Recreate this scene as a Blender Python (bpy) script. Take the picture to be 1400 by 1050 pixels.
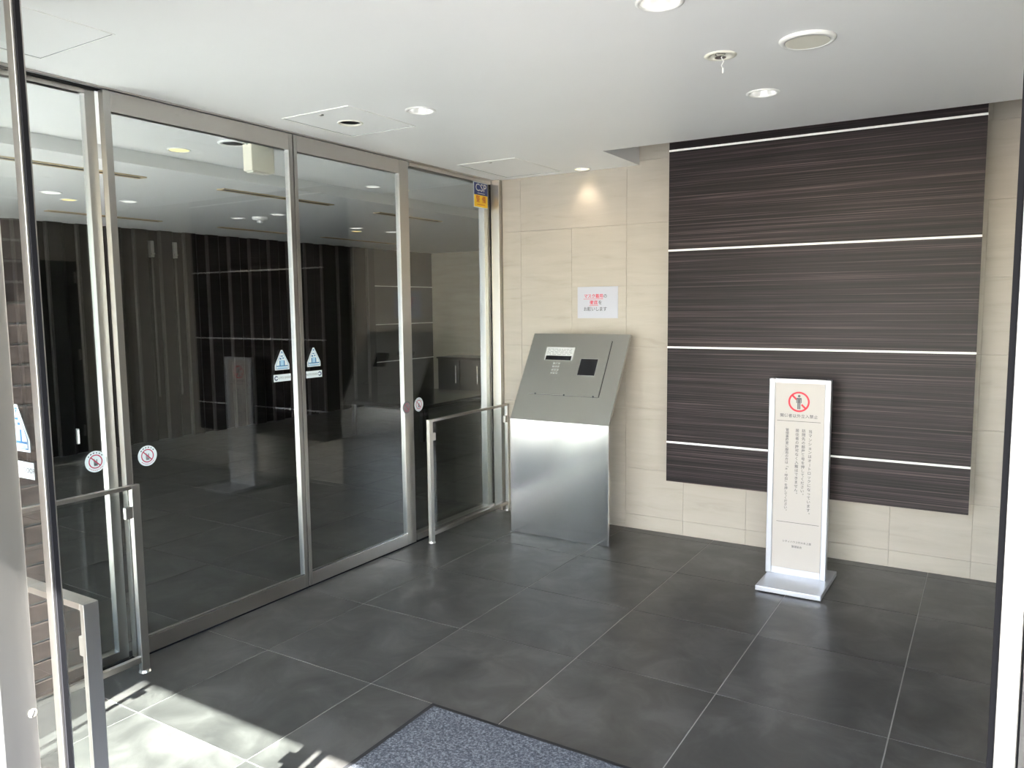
import bpy, bmesh, math, random
from mathutils import Vector, Matrix

random.seed(7)
for o in list(bpy.data.objects):
    bpy.data.objects.remove(o, do_unlink=True)
SC = bpy.context.scene
COL = SC.collection

# ------------------------------------------------------------------ camera
FPX = 1060.69                       # focal length in pixels of the 1400x1050 frame
CAMP = Vector((3.047, -4.735, 1.490))
YAW, PIT, ROL = math.radians(31.73), math.radians(-5.769), math.radians(-0.591)
_f = Vector((-math.sin(YAW) * math.cos(PIT), math.cos(YAW) * math.cos(PIT), math.sin(PIT)))
_r0 = Vector((math.cos(YAW), math.sin(YAW), 0))
_u0 = _r0.cross(_f)
_r = math.cos(ROL) * _r0 + math.sin(ROL) * _u0
_u = -math.sin(ROL) * _r0 + math.cos(ROL) * _u0
cam = bpy.data.cameras.new('camera')
cam.sensor_width = 36.0
cam.lens = FPX / 1400 * 36.0
cam.clip_start = 0.05
camo = bpy.data.objects.new('camera', cam)
camo.matrix_world = Matrix(((_r.x, _u.x, -_f.x, CAMP.x), (_r.y, _u.y, -_f.y, CAMP.y),
                            (_r.z, _u.z, -_f.z, CAMP.z), (0, 0, 0, 1)))
COL.objects.link(camo)
SC.camera = camo

def at(px, py, ax, val):
    """photo pixel -> point on the plane axis=val"""
    d = _f + _r * ((px - 700) / FPX) - _u * ((py - 525) / FPX)
    return CAMP + d * ((val - CAMP[ax]) / d[ax])

# ------------------------------------------------------------------ sky, sun, exposure
SUN_EL = math.radians(44)
SUN_H = Vector((-0.20, 1.0, 0)).normalized()      # horizontal direction the light travels
w = bpy.data.worlds.new('World')
SC.world = w
w.use_nodes = True
nt = w.node_tree
nt.nodes.clear()
sky = nt.nodes.new('ShaderNodeTexSky')
sky.sky_type = 'NISHITA'
sky.sun_disc = False
sky.sun_elevation = SUN_EL
sky.sun_rotation = math.atan2(-SUN_H.x, -SUN_H.y)
sky.air_density = 1.0
sky.dust_density = 1.6
sky.ozone_density = 1.0
bg = nt.nodes.new('ShaderNodeBackground')
bg.inputs['Strength'].default_value = 0.98
wo = nt.nodes.new('ShaderNodeOutputWorld')
nt.links.new(sky.outputs[0], bg.inputs[0])
nt.links.new(bg.outputs[0], wo.inputs[0])

sl = bpy.data.lights.new('sun', 'SUN')
sl.energy = 38.0
sl.angle = math.radians(0.53)
sl.color = (1.0, 0.97, 0.92)
so = bpy.data.objects.new('sun', sl)
sd = Vector((SUN_H.x * math.cos(SUN_EL), SUN_H.y * math.cos(SUN_EL), -math.sin(SUN_EL)))
so.rotation_euler = sd.to_track_quat('-Z', 'Y').to_euler()
so.location = (3, -9, 8)
COL.objects.link(so)

SC.view_settings.view_transform = 'Standard'
SC.view_settings.look = 'None'
SC.view_settings.gamma = 1.0
SC.view_settings.use_curve_mapping = False
SC.view_settings.exposure = 1.24

# ------------------------------------------------------------------ materials
MATS = {}
class N:
    def __init__(s, name):
        s.m = bpy.data.materials.new(name); s.m.use_nodes = True
        s.t = s.m.node_tree; s.t.nodes.clear()
        s.out = s.t.nodes.new('ShaderNodeOutputMaterial')
        MATS[name] = s.m
    def n(s, typ, **kw):
        x = s.t.nodes.new(typ)
        for k, v in kw.items(): setattr(x, k, v)
        return x
    def l(s, a, b): s.t.links.new(a, b)

def pbr(name, col, rough=0.5, metal=0.0, spec=0.5, emit=None, es=0.0):
    s = N(name); b = s.n('ShaderNodeBsdfPrincipled')
    b.inputs['Base Color'].default_value = (*col, 1)
    b.inputs['Roughness'].default_value = rough
    b.inputs['Metallic'].default_value = metal
    b.inputs['Specular IOR Level'].default_value = spec
    if emit:
        b.inputs['Emission Color'].default_value = (*emit, 1)
        b.inputs['Emission Strength'].default_value = es
    s.l(b.outputs[0], s.out.inputs[0])
    s.b = b
    return s

def ramp(s, fac, stops):
    r = s.n('ShaderNodeValToRGB')
    el = r.color_ramp.elements
    while len(el) < len(stops): el.new(0.5)
    for e, (p, c) in zip(el, stops):
        e.position = p; e.color = (*c, 1)
    s.l(fac, r.inputs[0])
    return r.outputs[0]

def coords(s, scale, kind='Object', rnd=False):
    tc = s.n('ShaderNodeTexCoord'); mp = s.n('ShaderNodeMapping')
    mp.inputs['Scale'].default_value = scale
    src = tc.outputs[kind]
    if rnd:
        oi = s.n('ShaderNodeObjectInfo'); mu = s.n('ShaderNodeMath', operation='MULTIPLY')
        mu.inputs[1].default_value = 37.0
        s.l(oi.outputs['Random'], mu.inputs[0])
        va = s.n('ShaderNodeVectorMath', operation='ADD')
        s.l(src, va.inputs[0]); s.l(mu.outputs[0], va.inputs[1])
        src = va.outputs[0]
    s.l(src, mp.inputs[0])
    return mp.outputs[0]

def noise(s, vec, scale, detail=4, rough=0.55, dist=0.0):
    x = s.n('ShaderNodeTexNoise')
    x.inputs['Scale'].default_value = scale; x.inputs['Detail'].default_value = detail
    x.inputs['Roughness'].default_value = rough; x.inputs['Distortion'].default_value = dist
    s.l(vec, x.inputs['Vector'])
    return x.outputs['Fac']

def bump(s, h, strength, dist=0.002):
    b = s.n('ShaderNodeBump'); b.inputs['Strength'].default_value = strength
    b.inputs['Distance'].default_value = dist
    s.l(h, b.inputs['Height']); s.l(b.outputs[0], s.b.inputs['Normal'])

# floor tile: charcoal porcelain with cloudy variation
s = pbr('floor_tile', (0.05, 0.05, 0.05), 0.36, spec=0.52)
v = coords(s, (1, 1, 1), rnd=True)
c = ramp(s, noise(s, v, 4.5, 6, 0.6, 0.6), [(0.33, (0.038, 0.038, 0.037)), (0.5, (0.060, 0.0595, 0.057)), (0.66, (0.094, 0.093, 0.089))])
s.l(c, s.b.inputs['Base Color'])
r = s.n('ShaderNodeMapRange'); r.inputs['To Min'].default_value = 0.29; r.inputs['To Max'].default_value = 0.41
s.l(noise(s, v, 9, 4), r.inputs[0]); s.l(r.outputs[0], s.b.inputs['Roughness'])
bump(s, noise(s, v, 160, 3), 0.05, 0.001)
pbr('grout', (0.36, 0.36, 0.34), 0.8)
# cream stone with horizontal veins
s = pbr('stone', (0.62, 0.55, 0.43), 0.42)
v = coords(s, (0.7, 0.7, 5.5), rnd=True)
n1 = noise(s, v, 3.2, 6, 0.6, 0.8)
c = ramp(s, n1, [(0.2, (0.345, 0.304, 0.254)), (0.42, (0.412, 0.373, 0.319)), (0.6, (0.434, 0.395, 0.340)), (0.8, (0.462, 0.423, 0.368))])
s.l(c, s.b.inputs['Base Color'])
pbr('stone_joint', (0.388, 0.345, 0.29), 0.8)
s = pbr('lobby_stone', (0.55, 0.5, 0.4), 0.5)
v = coords(s, (0.7, 0.7, 5.5))
s.l(ramp(s, noise(s, v, 2.5, 5), [(0.3, (0.42, 0.38, 0.315)), (0.7, (0.50, 0.455, 0.385))]), s.b.inputs['Base Color'])
# dark striped laminate, fine horizontal grain
s = pbr('laminate', (0.05, 0.04, 0.04), 0.42, spec=0.22)
v = coords(s, (0.55, 1, 74), rnd=True)
a = noise(s, v, 1.6, 5, 0.62, 0.25)
v2 = coords(s, (0.35, 1, 190), rnd=True)
b2 = noise(s, v2, 1.4, 3, 0.5)
ad = s.n('ShaderNodeMix'); ad.data_type = 'FLOAT'; ad.inputs[0].default_value = 0.45
s.l(a, ad.inputs[2]); s.l(b2, ad.inputs[3])
s.l(ramp(s, ad.outputs[0], [(0.37, (0.004, 0.003, 0.0036)), (0.46, (0.0125, 0.0088, 0.0100)), (0.54, (0.025, 0.0178, 0.0195)), (0.64, (0.100, 0.072, 0.073))]), s.b.inputs['Base Color'])
pbr('laminate_edge', (0.035, 0.03, 0.028), 0.5)
pbr('strip_white', (0.92, 0.92, 0.90), 0.30)
# stainless
def steel(name, col, rough, stretch, mscale=1.0, bs=0.006):
    s = pbr(name, col, rough, 1.0)
    v = coords(s, stretch)
    nn = noise(s, v, 60 * mscale, 3)
    r = s.n('ShaderNodeMapRange'); r.inputs['To Min'].default_value = rough - 0.06; r.inputs['To Max'].default_value = rough + 0.08
    s.l(nn, r.inputs[0]); s.l(r.outputs[0], s.b.inputs['Roughness'])
    bump(s, nn, bs, 0.0005)
    return s
steel('steel', (0.52, 0.505, 0.48), 0.35, (8, 8, 0.06))
steel('steel_rail', (0.58, 0.55, 0.52), 0.30, (8, 0.06, 8))
steel('steel_kiosk', (0.52, 0.51, 0.50), 0.17, (0.06, 8, 8))
steel('steel_face', (0.52, 0.51, 0.475), 0.36, (0.06, 8, 8))
pbr('steel_dull', (0.30, 0.29, 0.28), 0.6, 0.8)
pbr('steel_bright', (0.80, 0.79, 0.77), 0.16, 1.0)
pbr('aluminium', (0.48, 0.495, 0.53), 0.34, 0.5)
pbr('black_rubber', (0.010, 0.010, 0.012), 0.75, spec=0.12)
pbr('shadow_gap', (0.01, 0.01, 0.01), 0.8)
pbr('black_screen', (0.008, 0.008, 0.011), 0.12)
# ceiling
s = pbr('ceiling_paint', (0.80, 0.80, 0.785), 0.42, spec=0.35)
v = coords(s, (1, 1, 1))
s.l(ramp(s, noise(s, v, 1.2, 3), [(0.3, (0.865, 0.868, 0.862)), (0.7, (0.895, 0.898, 0.892))]), s.b.inputs['Base Color'])
pbr('trim_white', (0.86, 0.86, 0.83), 0.35)
pbr('cream_plastic', (0.80, 0.78, 0.68), 0.45)
pbr('cream_box', (0.78, 0.74, 0.62), 0.5)
pbr('lamp_white', (0.9, 0.9, 0.88), 0.3, 0.0, 0.5, (1.0, 0.96, 0.90), 0.5)
pbr('lamp_warm', (0.9, 0.86, 0.7), 0.3, 0.0, 0.5, (1.0, 0.80, 0.42), 3.2)
pbr('lamp_amber', (0.9, 0.8, 0.4), 0.3, 0.0, 0.5, (1.0, 0.72, 0.20), 0.75)
pbr('reflector', (0.88, 0.88, 0.86), 0.18, 0.35)
pbr('dark_slot', (0.02, 0.018, 0.015), 0.7)
pbr('tan_metal', (0.60, 0.48, 0.29), 0.5)
pbr('paper', (0.46, 0.475, 0.54), 0.6)
pbr('board_face', (0.42, 0.392, 0.362), 0.38)
pbr('ink_black', (0.02, 0.02, 0.022), 0.6)
pbr('ink_grey', (0.10, 0.10, 0.11), 0.6)
pbr('ink_light_grey', (0.22, 0.23, 0.24), 0.6)
pbr('ink_red', (0.62, 0.02, 0.045), 0.5)
pbr('ink_crimson', (0.45, 0.03, 0.09), 0.5)
pbr('ink_blue', (0.03, 0.16, 0.35), 0.5)
pbr('ink_navy', (0.012, 0.02, 0.09), 0.5)
pbr('sticker_white', (0.68, 0.75, 0.77), 0.45)
pbr('sticker_pale_blue', (0.36, 0.58, 0.74), 0.45)
pbr('sticker_blue', (0.014, 0.035, 0.19), 0.4)
pbr('sticker_yellow', (0.95, 0.60, 0.015), 0.4)
pbr('ink_orange', (0.55, 0.09, 0.01), 0.5)
pbr('label_silver', (0.66, 0.67, 0.67), 0.35, 0.2)
pbr('lock_brass', (0.78, 0.76, 0.66), 0.3, 0.8)
# entrance mat: speckled blue-grey pile
s = pbr('mat_pile', (0.1, 0.1, 0.1), 0.95, spec=0.1)
v = coords(s, (1, 1, 1))
vo = s.n('ShaderNodeTexVoronoi'); vo.inputs['Scale'].default_value = 150; s.l(v, vo.inputs['Vector'])
nn = noise(s, v, 120, 4, 0.75)
c = ramp(s, nn, [(0.32, (0.034, 0.038, 0.046)), (0.5, (0.092, 0.102, 0.120)), (0.66, (0.22, 0.24, 0.27))])
s.l(c, s.b.inputs['Base Color']); bump(s, nn, 0.6, 0.004)
pbr('mat_edge', (0.020, 0.021, 0.024), 0.7)
# lobby
s = pbr('rib_dark', (0.007, 0.0065, 0.0065), 0.6, spec=0.2)
pbr('rib_edge', (0.040, 0.037, 0.035), 0.5)
pbr('lobby_panel', (0.02, 0.018, 0.017), 0.4)
pbr('cabinet_dark', (0.035, 0.033, 0.032), 0.35)
pbr('black_gloss', (0.012, 0.012, 0.012), 0.12)
pbr('door_black', (0.012, 0.011, 0.011), 0.4)
# brick
s = pbr('brick', (0.13, 0.09, 0.075), 0.8)
v = coords(s, (1, 1, 1), rnd=True)
s.l(ramp(s, noise(s, v, 14, 5), [(0.3, (0.085, 0.065, 0.058)), (0.7, (0.19, 0.145, 0.125))]), s.b.inputs['Base Color'])
bump(s, noise(s, v, 60, 4), 0.4, 0.004)
pbr('mortar', (0.50, 0.48, 0.46), 0.9)
s = pbr('paving', (0.05, 0.05, 0.05), 0.7)
v = coords(s, (1, 1, 1))
s.l(ramp(s, noise(s, v, 3, 6), [(0.3, (0.062, 0.061, 0.059)), (0.7, (0.090, 0.088, 0.085))]), s.b.inputs['Base Color'])
pbr('bounce_ground', (0.66, 0.66, 0.64), 0.8)
pbr('soffit', (0.10, 0.095, 0.09), 0.7)
pbr('sky_block', (0.16, 0.155, 0.15), 0.9)
pbr('concrete', (0.55, 0.54, 0.52), 0.7)

def glass(name, tint, r0=0.042):
    """clear float glass: see-through with Schlick reflection at both faces"""
    s = N(name)
    lw = s.n('ShaderNodeLayerWeight'); lw.inputs[0].default_value = 0.5
    p = s.n('ShaderNodeMath', operation='POWER'); p.inputs[1].default_value = 5.0
    s.l(lw.outputs['Facing'], p.inputs[0])
    m = s.n('ShaderNodeMapRange'); m.inputs['To Min'].default_value = r0; m.inputs['To Max'].default_value = 1.0
    s.l(p.outputs[0], m.inputs[0])
    t = s.n('ShaderNodeBsdfTransparent'); t.inputs[0].default_value = (*tint, 1)
    g = s.n('ShaderNodeBsdfGlossy'); g.inputs['Roughness'].default_value = 0.0
    x = s.n('ShaderNodeMixShader')
    s.l(m.outputs[0], x.inputs[0]); s.l(t.outputs[0], x.inputs[1]); s.l(g.outputs[0], x.inputs[2])
    s.l(x.outputs[0], s.out.inputs[0])
glass('glass', (0.945, 0.96, 0.955))
glass('glass_door', (0.885, 0.905, 0.90), 0.068)

# ------------------------------------------------------------------ mesh helpers
class MB:
    def __init__(s): s.v = []; s.f = []
    def face(s, pts):
        b = len(s.v); s.v += [Vector(p) for p in pts]; s.f.append(list(range(b, b + len(pts)))); return s
    def box(s, x0, y0, z0, x1, y1, z1):
        if x0 > x1: x0, x1 = x1, x0
        if y0 > y1: y0, y1 = y1, y0
        if z0 > z1: z0, z1 = z1, z0
        b = len(s.v)
        s.v += [Vector(p) for p in ((x0, y0, z0), (x1, y0, z0), (x1, y1, z0), (x0, y1, z0),
                                    (x0, y0, z1), (x1, y0, z1), (x1, y1, z1), (x0, y1, z1))]
        s.f += [[b + i for i in q] for q in ((3, 2, 1, 0), (4, 5, 6, 7), (0, 1, 5, 4), (1, 2, 6, 5), (2, 3, 7, 6), (3, 0, 4, 7))]
        return s
    def prism(s, poly, ext):
        """planar polygon (world points) extruded along the vector ext"""
        b = len(s.v); n = len(poly); ext = Vector(ext)
        poly = [Vector(p) for p in poly]
        nrm = Vector((0, 0, 0))
        for i in range(n): nrm += (poly[i] - poly[0]).cross(poly[(i + 1) % n] - poly[0])
        if nrm.dot(ext) > 0: poly = poly[::-1]
        s.v += poly + [p + ext for p in poly]
        s.f.append([b + i for i in range(n)])
        s.f.append([b + n + i for i in reversed(range(n))])
        for i in range(n):
            j = (i + 1) % n
            s.f.append([b + j, b + i, b + n + i, b + n + j])
        return s
    def lathe(s, c, prof, seg=40, axis=(0, 0, 1)):
        """profile [(radius, offset along axis)...] around the point c"""
        ax = Vector(axis).normalized(); c = Vector(c)
        t = Vector((1, 0, 0)) if abs(ax.x) < 0.9 else Vector((0, 1, 0))
        e1 = ax.cross(t).normalized(); e2 = ax.cross(e1)
        b = len(s.v)
        for r, h in prof:
            for k in range(seg):
                a = 2 * math.pi * k / seg
                s.v.append(c + ax * h + (e1 * math.cos(a) + e2 * math.sin(a)) * r)
        for i in range(len(prof) - 1):
            for k in range(seg):
                k2 = (k + 1) % seg
                s.f.append([b + i * seg + k, b + i * seg + k2, b + (i + 1) * seg + k2, b + (i + 1) * seg + k])
        return s
    def cap(s, c, r, h=0.0, seg=40, axis=(0, 0, 1)):
        ax = Vector(axis).normalized(); c = Vector(c)
        t = Vector((1, 0, 0)) if abs(ax.x) < 0.9 else Vector((0, 1, 0))
        e1 = ax.cross(t).normalized(); e2 = ax.cross(e1)
        return s.face([c + ax * h + (e1 * math.cos(2 * math.pi * k / seg) + e2 * math.sin(2 * math.pi * k / seg)) * r for k in range(seg)])
    def tube(s, pts, r, seg=10):
        pts = [Vector(p) for p in pts]
        rings = []
        for i, p in enumerate(pts):
            d = (pts[min(i + 1, len(pts) - 1)] - pts[max(i - 1, 0)]).normalized()
            t = Vector((0, 0, 1)) if abs(d.z) < 0.9 else Vector((1, 0, 0))
            e1 = d.cross(t).normalized(); e2 = d.cross(e1)
            b = len(s.v); rings.append(b)
            for k in range(seg):
                a = 2 * math.pi * k / seg
                s.v.append(p + (e1 * math.cos(a) + e2 * math.sin(a)) * r)
        for i in range(len(rings) - 1):
            for k in range(seg):
                k2 = (k + 1) % seg
                s.f.append([rings[i] + k, rings[i] + k2, rings[i + 1] + k2, rings[i + 1] + k])
        s.f.append([rings[0] + k for k in range(seg)]); s.f.append([rings[-1] + k for k in reversed(range(seg))])
        return s
    def build(s, name, mat, parent=None, org=None, bevel=0.0, smooth=False, seg=2):
        if parent is not None:
            off = Vector(parent['_w'])
        else:
            off = Vector(org) if org is not None else Vector((0, 0, 0))
        loc = Vector((0, 0, 0)) if org is None or parent is None else Vector(org) - off
        base = off + loc if parent is not None else off
        me = bpy.data.meshes.new(name)
        me.from_pydata([p - base for p in s.v], [], s.f)
        bm = bmesh.new(); bm.from_mesh(me)
        if bevel > 0:
            bmesh.ops.remove_doubles(bm, verts=bm.verts, dist=1e-6)
            es = [e for e in bm.edges if len(e.link_faces) == 2 and e.calc_face_angle(0) > 0.5]
            bmesh.ops.bevel(bm, geom=es, offset=bevel, segments=seg, profile=0.5, affect='EDGES')
        bmesh.ops.recalc_face_normals(bm, faces=bm.faces)
        bm.to_mesh(me); bm.free()
        if smooth:
            for p in me.polygons: p.use_smooth = True
        me.materials.append(MATS[mat])
        o = bpy.data.objects.new(name, me)
        o.location = loc if parent is not None else base
        o.parent = parent
        o['_w'] = tuple(base)
        COL.objects.link(o)
        return o

def B(*a): return MB().box(*a)
def tag(o, label, cat=None, group=None, kind=None):
    o['label'] = label
    if cat: o['category'] = cat
    if group: o['group'] = group
    if kind: o['kind'] = kind
    return o
def thing(name, loc, label, cat, group=None, kind=None):
    o = bpy.data.objects.new(name, None); o.empty_display_size = 0.05
    o.location = loc; o['_w'] = tuple(loc); COL.objects.link(o)
    return tag(o, label, cat, group, kind)
def struct(mb, name, mat, label, cat=None, org=None, **kw):
    return tag(mb.build(name, mat, None, org, **kw), label, cat, None, 'structure')
def share(src, name, parent, world):
    o = src.copy(); COL.objects.link(o); o.parent = parent
    pw = Vector(parent['_w']) if parent is not None else Vector((0, 0, 0))
    o.location = Vector(world) - pw; o['_w'] = tuple(world); o.name = name
    return o

# lettering: laid out on a plane given by origin, u (right), v (up); becomes one flat mesh
_tc = {}
def glyph(txt, align):
    k = (txt, align)
    if k not in _tc:
        cu = bpy.data.curves.new('t', 'FONT'); cu.body = txt; cu.align_x = align; cu.align_y = 'CENTER'
        cu.size = 1.0; cu.resolution_u = 2; cu.fill_mode = 'FRONT'; cu.offset = 0.012
        ob = bpy.data.objects.new('t', cu); COL.objects.link(ob)
        dg = bpy.context.evaluated_depsgraph_get(); dg.update()
        me = bpy.data.meshes.new_from_object(ob.evaluated_get(dg))
        _tc[k] = ([v.co.copy() for v in me.vertices], [list(p.vertices) for p in me.polygons])
        bpy.data.objects.remove(ob); bpy.data.curves.remove(cu); bpy.data.meshes.remove(me)
    return _tc[k]
def put_text(mb, items, o, u, v, sx=1.0):
    o, u, v = Vector(o), Vector(u).normalized(), Vector(v).normalized()
    for it in items:
        txt, a, b, size = it[:4]; rot = it[4] if len(it) > 4 else 0; al = it[5] if len(it) > 5 else 'CENTER'
        vs, fs = glyph(txt, al); base = len(mb.v); c, sn = math.cos(rot), math.sin(rot)
        for q in vs:
            x, y = q.x * size * sx, q.y * size
            mb.v.append(o + u * (a + x * c - y * sn) + v * (b + x * sn + y * c))
        mb.f += [[base + i for i in f] for f in fs]
    return mb
def column(txt, a, top, size, pitch):
    """vertical Japanese writing: one character under the other"""
    out = []; y = top
    for ch in txt:
        rot, dx, dy = 0, 0, 0
        if ch in 'ー「」': rot = -math.pi / 2
        if ch in '。、': dx, dy = 0.55 * size, 0.5 * size
        out.append((ch, a + dx, y + dy, size, rot)); y -= pitch
    return out
def plate(mb, o, u, v, n, a0, b0, a1, b1, t):
    o, u, v, n = Vector(o), Vector(u).normalized(), Vector(v).normalized(), Vector(n).normalized()
    return mb.prism([o + u * a + v * b for a, b in ((a0, b0), (a1, b0), (a1, b1), (a0, b1))], n * t)
def ring(mb, o, u, v, n, ca, cb, r0, r1, t, seg=40):
    o, u, v, n = Vector(o), Vector(u).normalized(), Vector(v).normalized(), Vector(n).normalized()
    c = o + u * ca + v * cb
    for k in range(seg):
        a, b = 2 * math.pi * k / seg, 2 * math.pi * (k + 1) / seg
        da, db = u * math.cos(a) + v * math.sin(a), u * math.cos(b) + v * math.sin(b)
        mb.face([c + da * r0 + n * t, c + da * r1 + n * t, c + db * r1 + n * t, c + db * r0 + n * t])
    return mb
def disc(mb, o, u, v, n, ca, cb, r, t, seg=40):
    o, u, v = Vector(o), Vector(u).normalized(), Vector(v).normalized()
    c = o + u * ca + v * cb
    return mb.prism([c + (u * math.cos(2 * math.pi * k / seg) + v * math.sin(2 * math.pi * k / seg)) * r for k in range(seg)], Vector(n).normalized() * t)

# ------------------------------------------------------------------ dimensions
ZC = 2.372                      # ceiling
XR = 4.42                       # right wall
YF = -3.895                     # outer leaves
LX, LN, LS = -5.0, 5.75, -4.0   # lobby far wall, north end, south front

# ------------------------------------------------------------------ floor
T = 0.6; GX0 = 0.406; PY = 0.611; GY0 = -0.692
fl = struct(B(LX - 0.1, LS, -0.12, XR, LN + 0.1, -0.0022), 'floor', 'grout', 'charcoal tiled floor with pale grout lines', 'floor')
xs = [GX0 + T * k for k in range(-10, 8)]; ys = [GY0 + PY * k for k in range(-6, 12)]
def clip_cells(vals, lo, hi):
    v = [lo] + [q for q in vals if lo + 0.02 < q < hi - 0.02] + [hi]
    return list(zip(v[:-1], v[1:]))
tcache = {}
def lay_tile(x0, x1, y0, y1):
    g = 0.002; x0 += g; x1 -= g; y0 += g; y1 -= g
    k = (round(x1 - x0, 3), round(y1 - y0, 3)); c = ((x0 + x1) / 2, (y0 + y1) / 2, 0)
    if k not in tcache:
        hx, hy = (x1 - x0) / 2, (y1 - y0) / 2
        o = B(c[0] - hx, c[1] - hy, -0.011, c[0] + hx, c[1] + hy, 0).build('floor_tile', 'floor_tile', fl, c, bevel=0.0009, seg=1)
        tcache[k] = o
    else:
        share(tcache[k], 'floor_tile', fl, c)
for cy in clip_cells(ys, LS, 0.008):
    for cx in clip_cells(xs, LX, XR):
        if sum(cy) / 2 < -3.8 and sum(cx) / 2 < 0: continue
        lay_tile(*cx, *cy)
for cy in clip_cells(ys, 0.008, LN):
    for cx in clip_cells(xs, LX, 0.055): lay_tile(*cx, *cy)

# ------------------------------------------------------------------ stone wall with tiles
PW = 0.4
wb = struct(B(0.05, 0.012, 0, XR + 0.1, 0.25, 2.9), 'wall_back', 'stone_joint', 'cream stone tiled wall behind the intercom kiosk', 'wall')
zr = [0.0, 0.096, 0.41, 0.81, 1.21, 1.61, 2.005, 2.40, 2.75]
scache = {}
for i in range(len(zr) - 1):
    joints = [0.205 + PW * k for k in range(0, 12)]
    if i == len(zr) - 3: joints = joints[0::2]
    for (x0, x1) in clip_cells(joints, 0.052, XR):
        g = 0.0005; w_, h_ = x1 - x0 - 2 * g, zr[i + 1] - zr[i] - 2 * g
        k = (round(w_, 3), round(h_, 3)); c = ((x0 + x1) / 2, 0, (zr[i] + zr[i + 1]) / 2)
        if k not in scache:
            scache[k] = B(c[0] - w_ / 2, 0, c[2] - h_ / 2, c[0] + w_ / 2, 0.013, c[2] + h_ / 2).build('stone_tile', 'stone', wb, c, bevel=0.0007, seg=1)
        else:
            share(scache[k], 'stone_tile', wb, c)

# ------------------------------------------------------------------ other walls
DY0, DY1, DZ1 = -1.33, -0.47, 1.96
mb = MB().box(XR, LS, 0, XR + 0.2, DY0, 2.9).box(XR, DY1, 0, XR + 0.2, 0.05, 2.9).box(XR, DY0, DZ1, XR + 0.2, DY1, 2.9)
struct(mb, 'wall_right', 'lobby_stone', 'cream side wall holding a black service door', 'wall')
d5 = thing('door_5', (XR + 0.03, (DY0 + DY1) / 2, 0), 'black flush service door in the cream side wall', 'door', kind='structure')
B(XR + 0.02, DY0, 0.004, XR + 0.06, DY1, DZ1).build('door_panel', 'door_black', d5)
for z in (0.25, 1.0, 1.75): MB().box(XR + 0.005, DY1 - 0.03, z, XR + 0.021, DY1 - 0.012, z + 0.11).build('hinge', 'steel', d5)
MB().tube([(XR - 0.03, DY0 + 0.07, 0.95), (XR - 0.03, DY0 + 0.17, 0.95)], 0.009).tube([(XR - 0.03, DY0 + 0.075, 0.95), (XR + 0.021, DY0 + 0.075, 0.95)], 0.009).build('door_handle', 'steel', d5)
mb = MB().box(-0.12, YF - 0.15, 0, 0.345, YF + 0.06, 2.9).box(4.06, YF - 0.15, 0, XR + 0.2, YF + 0.06, 2.9).box(0.345, YF - 0.15, 2.30, 4.06, YF + 0.06, 2.9)
struct(mb, 'wall_front', 'concrete', 'pale front wall around the outer glass doors', 'wall')

# lobby shell
wl = struct(B(LX - 0.25, LS, 0, LX - 0.03, LN, 2.9), 'wall_lobby', 'rib_dark', 'dark ribbed lobby wall seen behind the glass doors', 'wall')
rp = 0.311
rib0 = edge0 = None
y = -3.6
RIB0 = 1.354 - rp * 15
k = 0
while RIB0 + rp * k < 4.25:
    y = RIB0 + rp * k
    if y > LS + 0.1:
        if rib0 is None:
            rib0 = MB().prism([(LX - 0.03, y, 0), (LX + 0.02, y + 0.015, 0), (LX + 0.02, y + 0.15, 0), (LX - 0.03, y + 0.20, 0)], (0, 0, ZC + 0.02)).build('rib', 'rib_dark', wl, (LX, y, 0))
            edge0 = B(LX - 0.015, y - 0.010, 0, LX + 0.026, y + 0.010, ZC + 0.02).build('rib_edge', 'rib_edge', wl, (LX, y, 0))
        else:
            share(rib0, 'rib', wl, (LX, y, 0)); share(edge0, 'rib_edge', wl, (LX, y, 0))
    k += 1
B(LX - 0.03, 4.28, 0, LX, LN, ZC + 0.02).build('flat_panel', 'lobby_panel', wl)
for z in (0.05, 0.64, 1.22, 1.81):
    B(LX, 4.30, z - 0.006, LX + 0.006, LN, z + 0.006).build('trim_strip', 'strip_white', wl)
struct(B(LX - 0.25, LN, 0, 0.3, LN + 0.2, 2.9), 'wall_lobby_end', 'lobby_stone', 'beige end wall at the far end of the lobby', 'wall')
struct(B(0.06, 0.26, 0, 0.3, LN, 2.9), 'wall_lobby_side', 'lobby_stone', 'beige side wall of the lobby behind the stone wall', 'wall')
lw_ = thing('window_5', ((LX - 0.1) / 2, LS, 0), 'tall glazed front of the lobby facing the street', 'window', kind='structure')
B(LX, LS - 0.02, 0.06, -0.14, LS - 0.01, ZC).build('pane', 'glass', lw_)
for x in (LX, -3.4, -1.8, -0.2): B(x, LS - 0.05, 0, x + 0.06, LS + 0.02, ZC).build('mullion', 'steel', lw_)
B(LX, LS - 0.05, 0, -0.12, LS + 0.02, 0.06).build('sill', 'steel_rail', lw_)
struct(B(LX - 0.25, LS - 0.05, ZC, -0.12, LS + 0.05, 2.9), 'trim_1', 'concrete', 'concrete band over the lobby glazing', 'trim')

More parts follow.
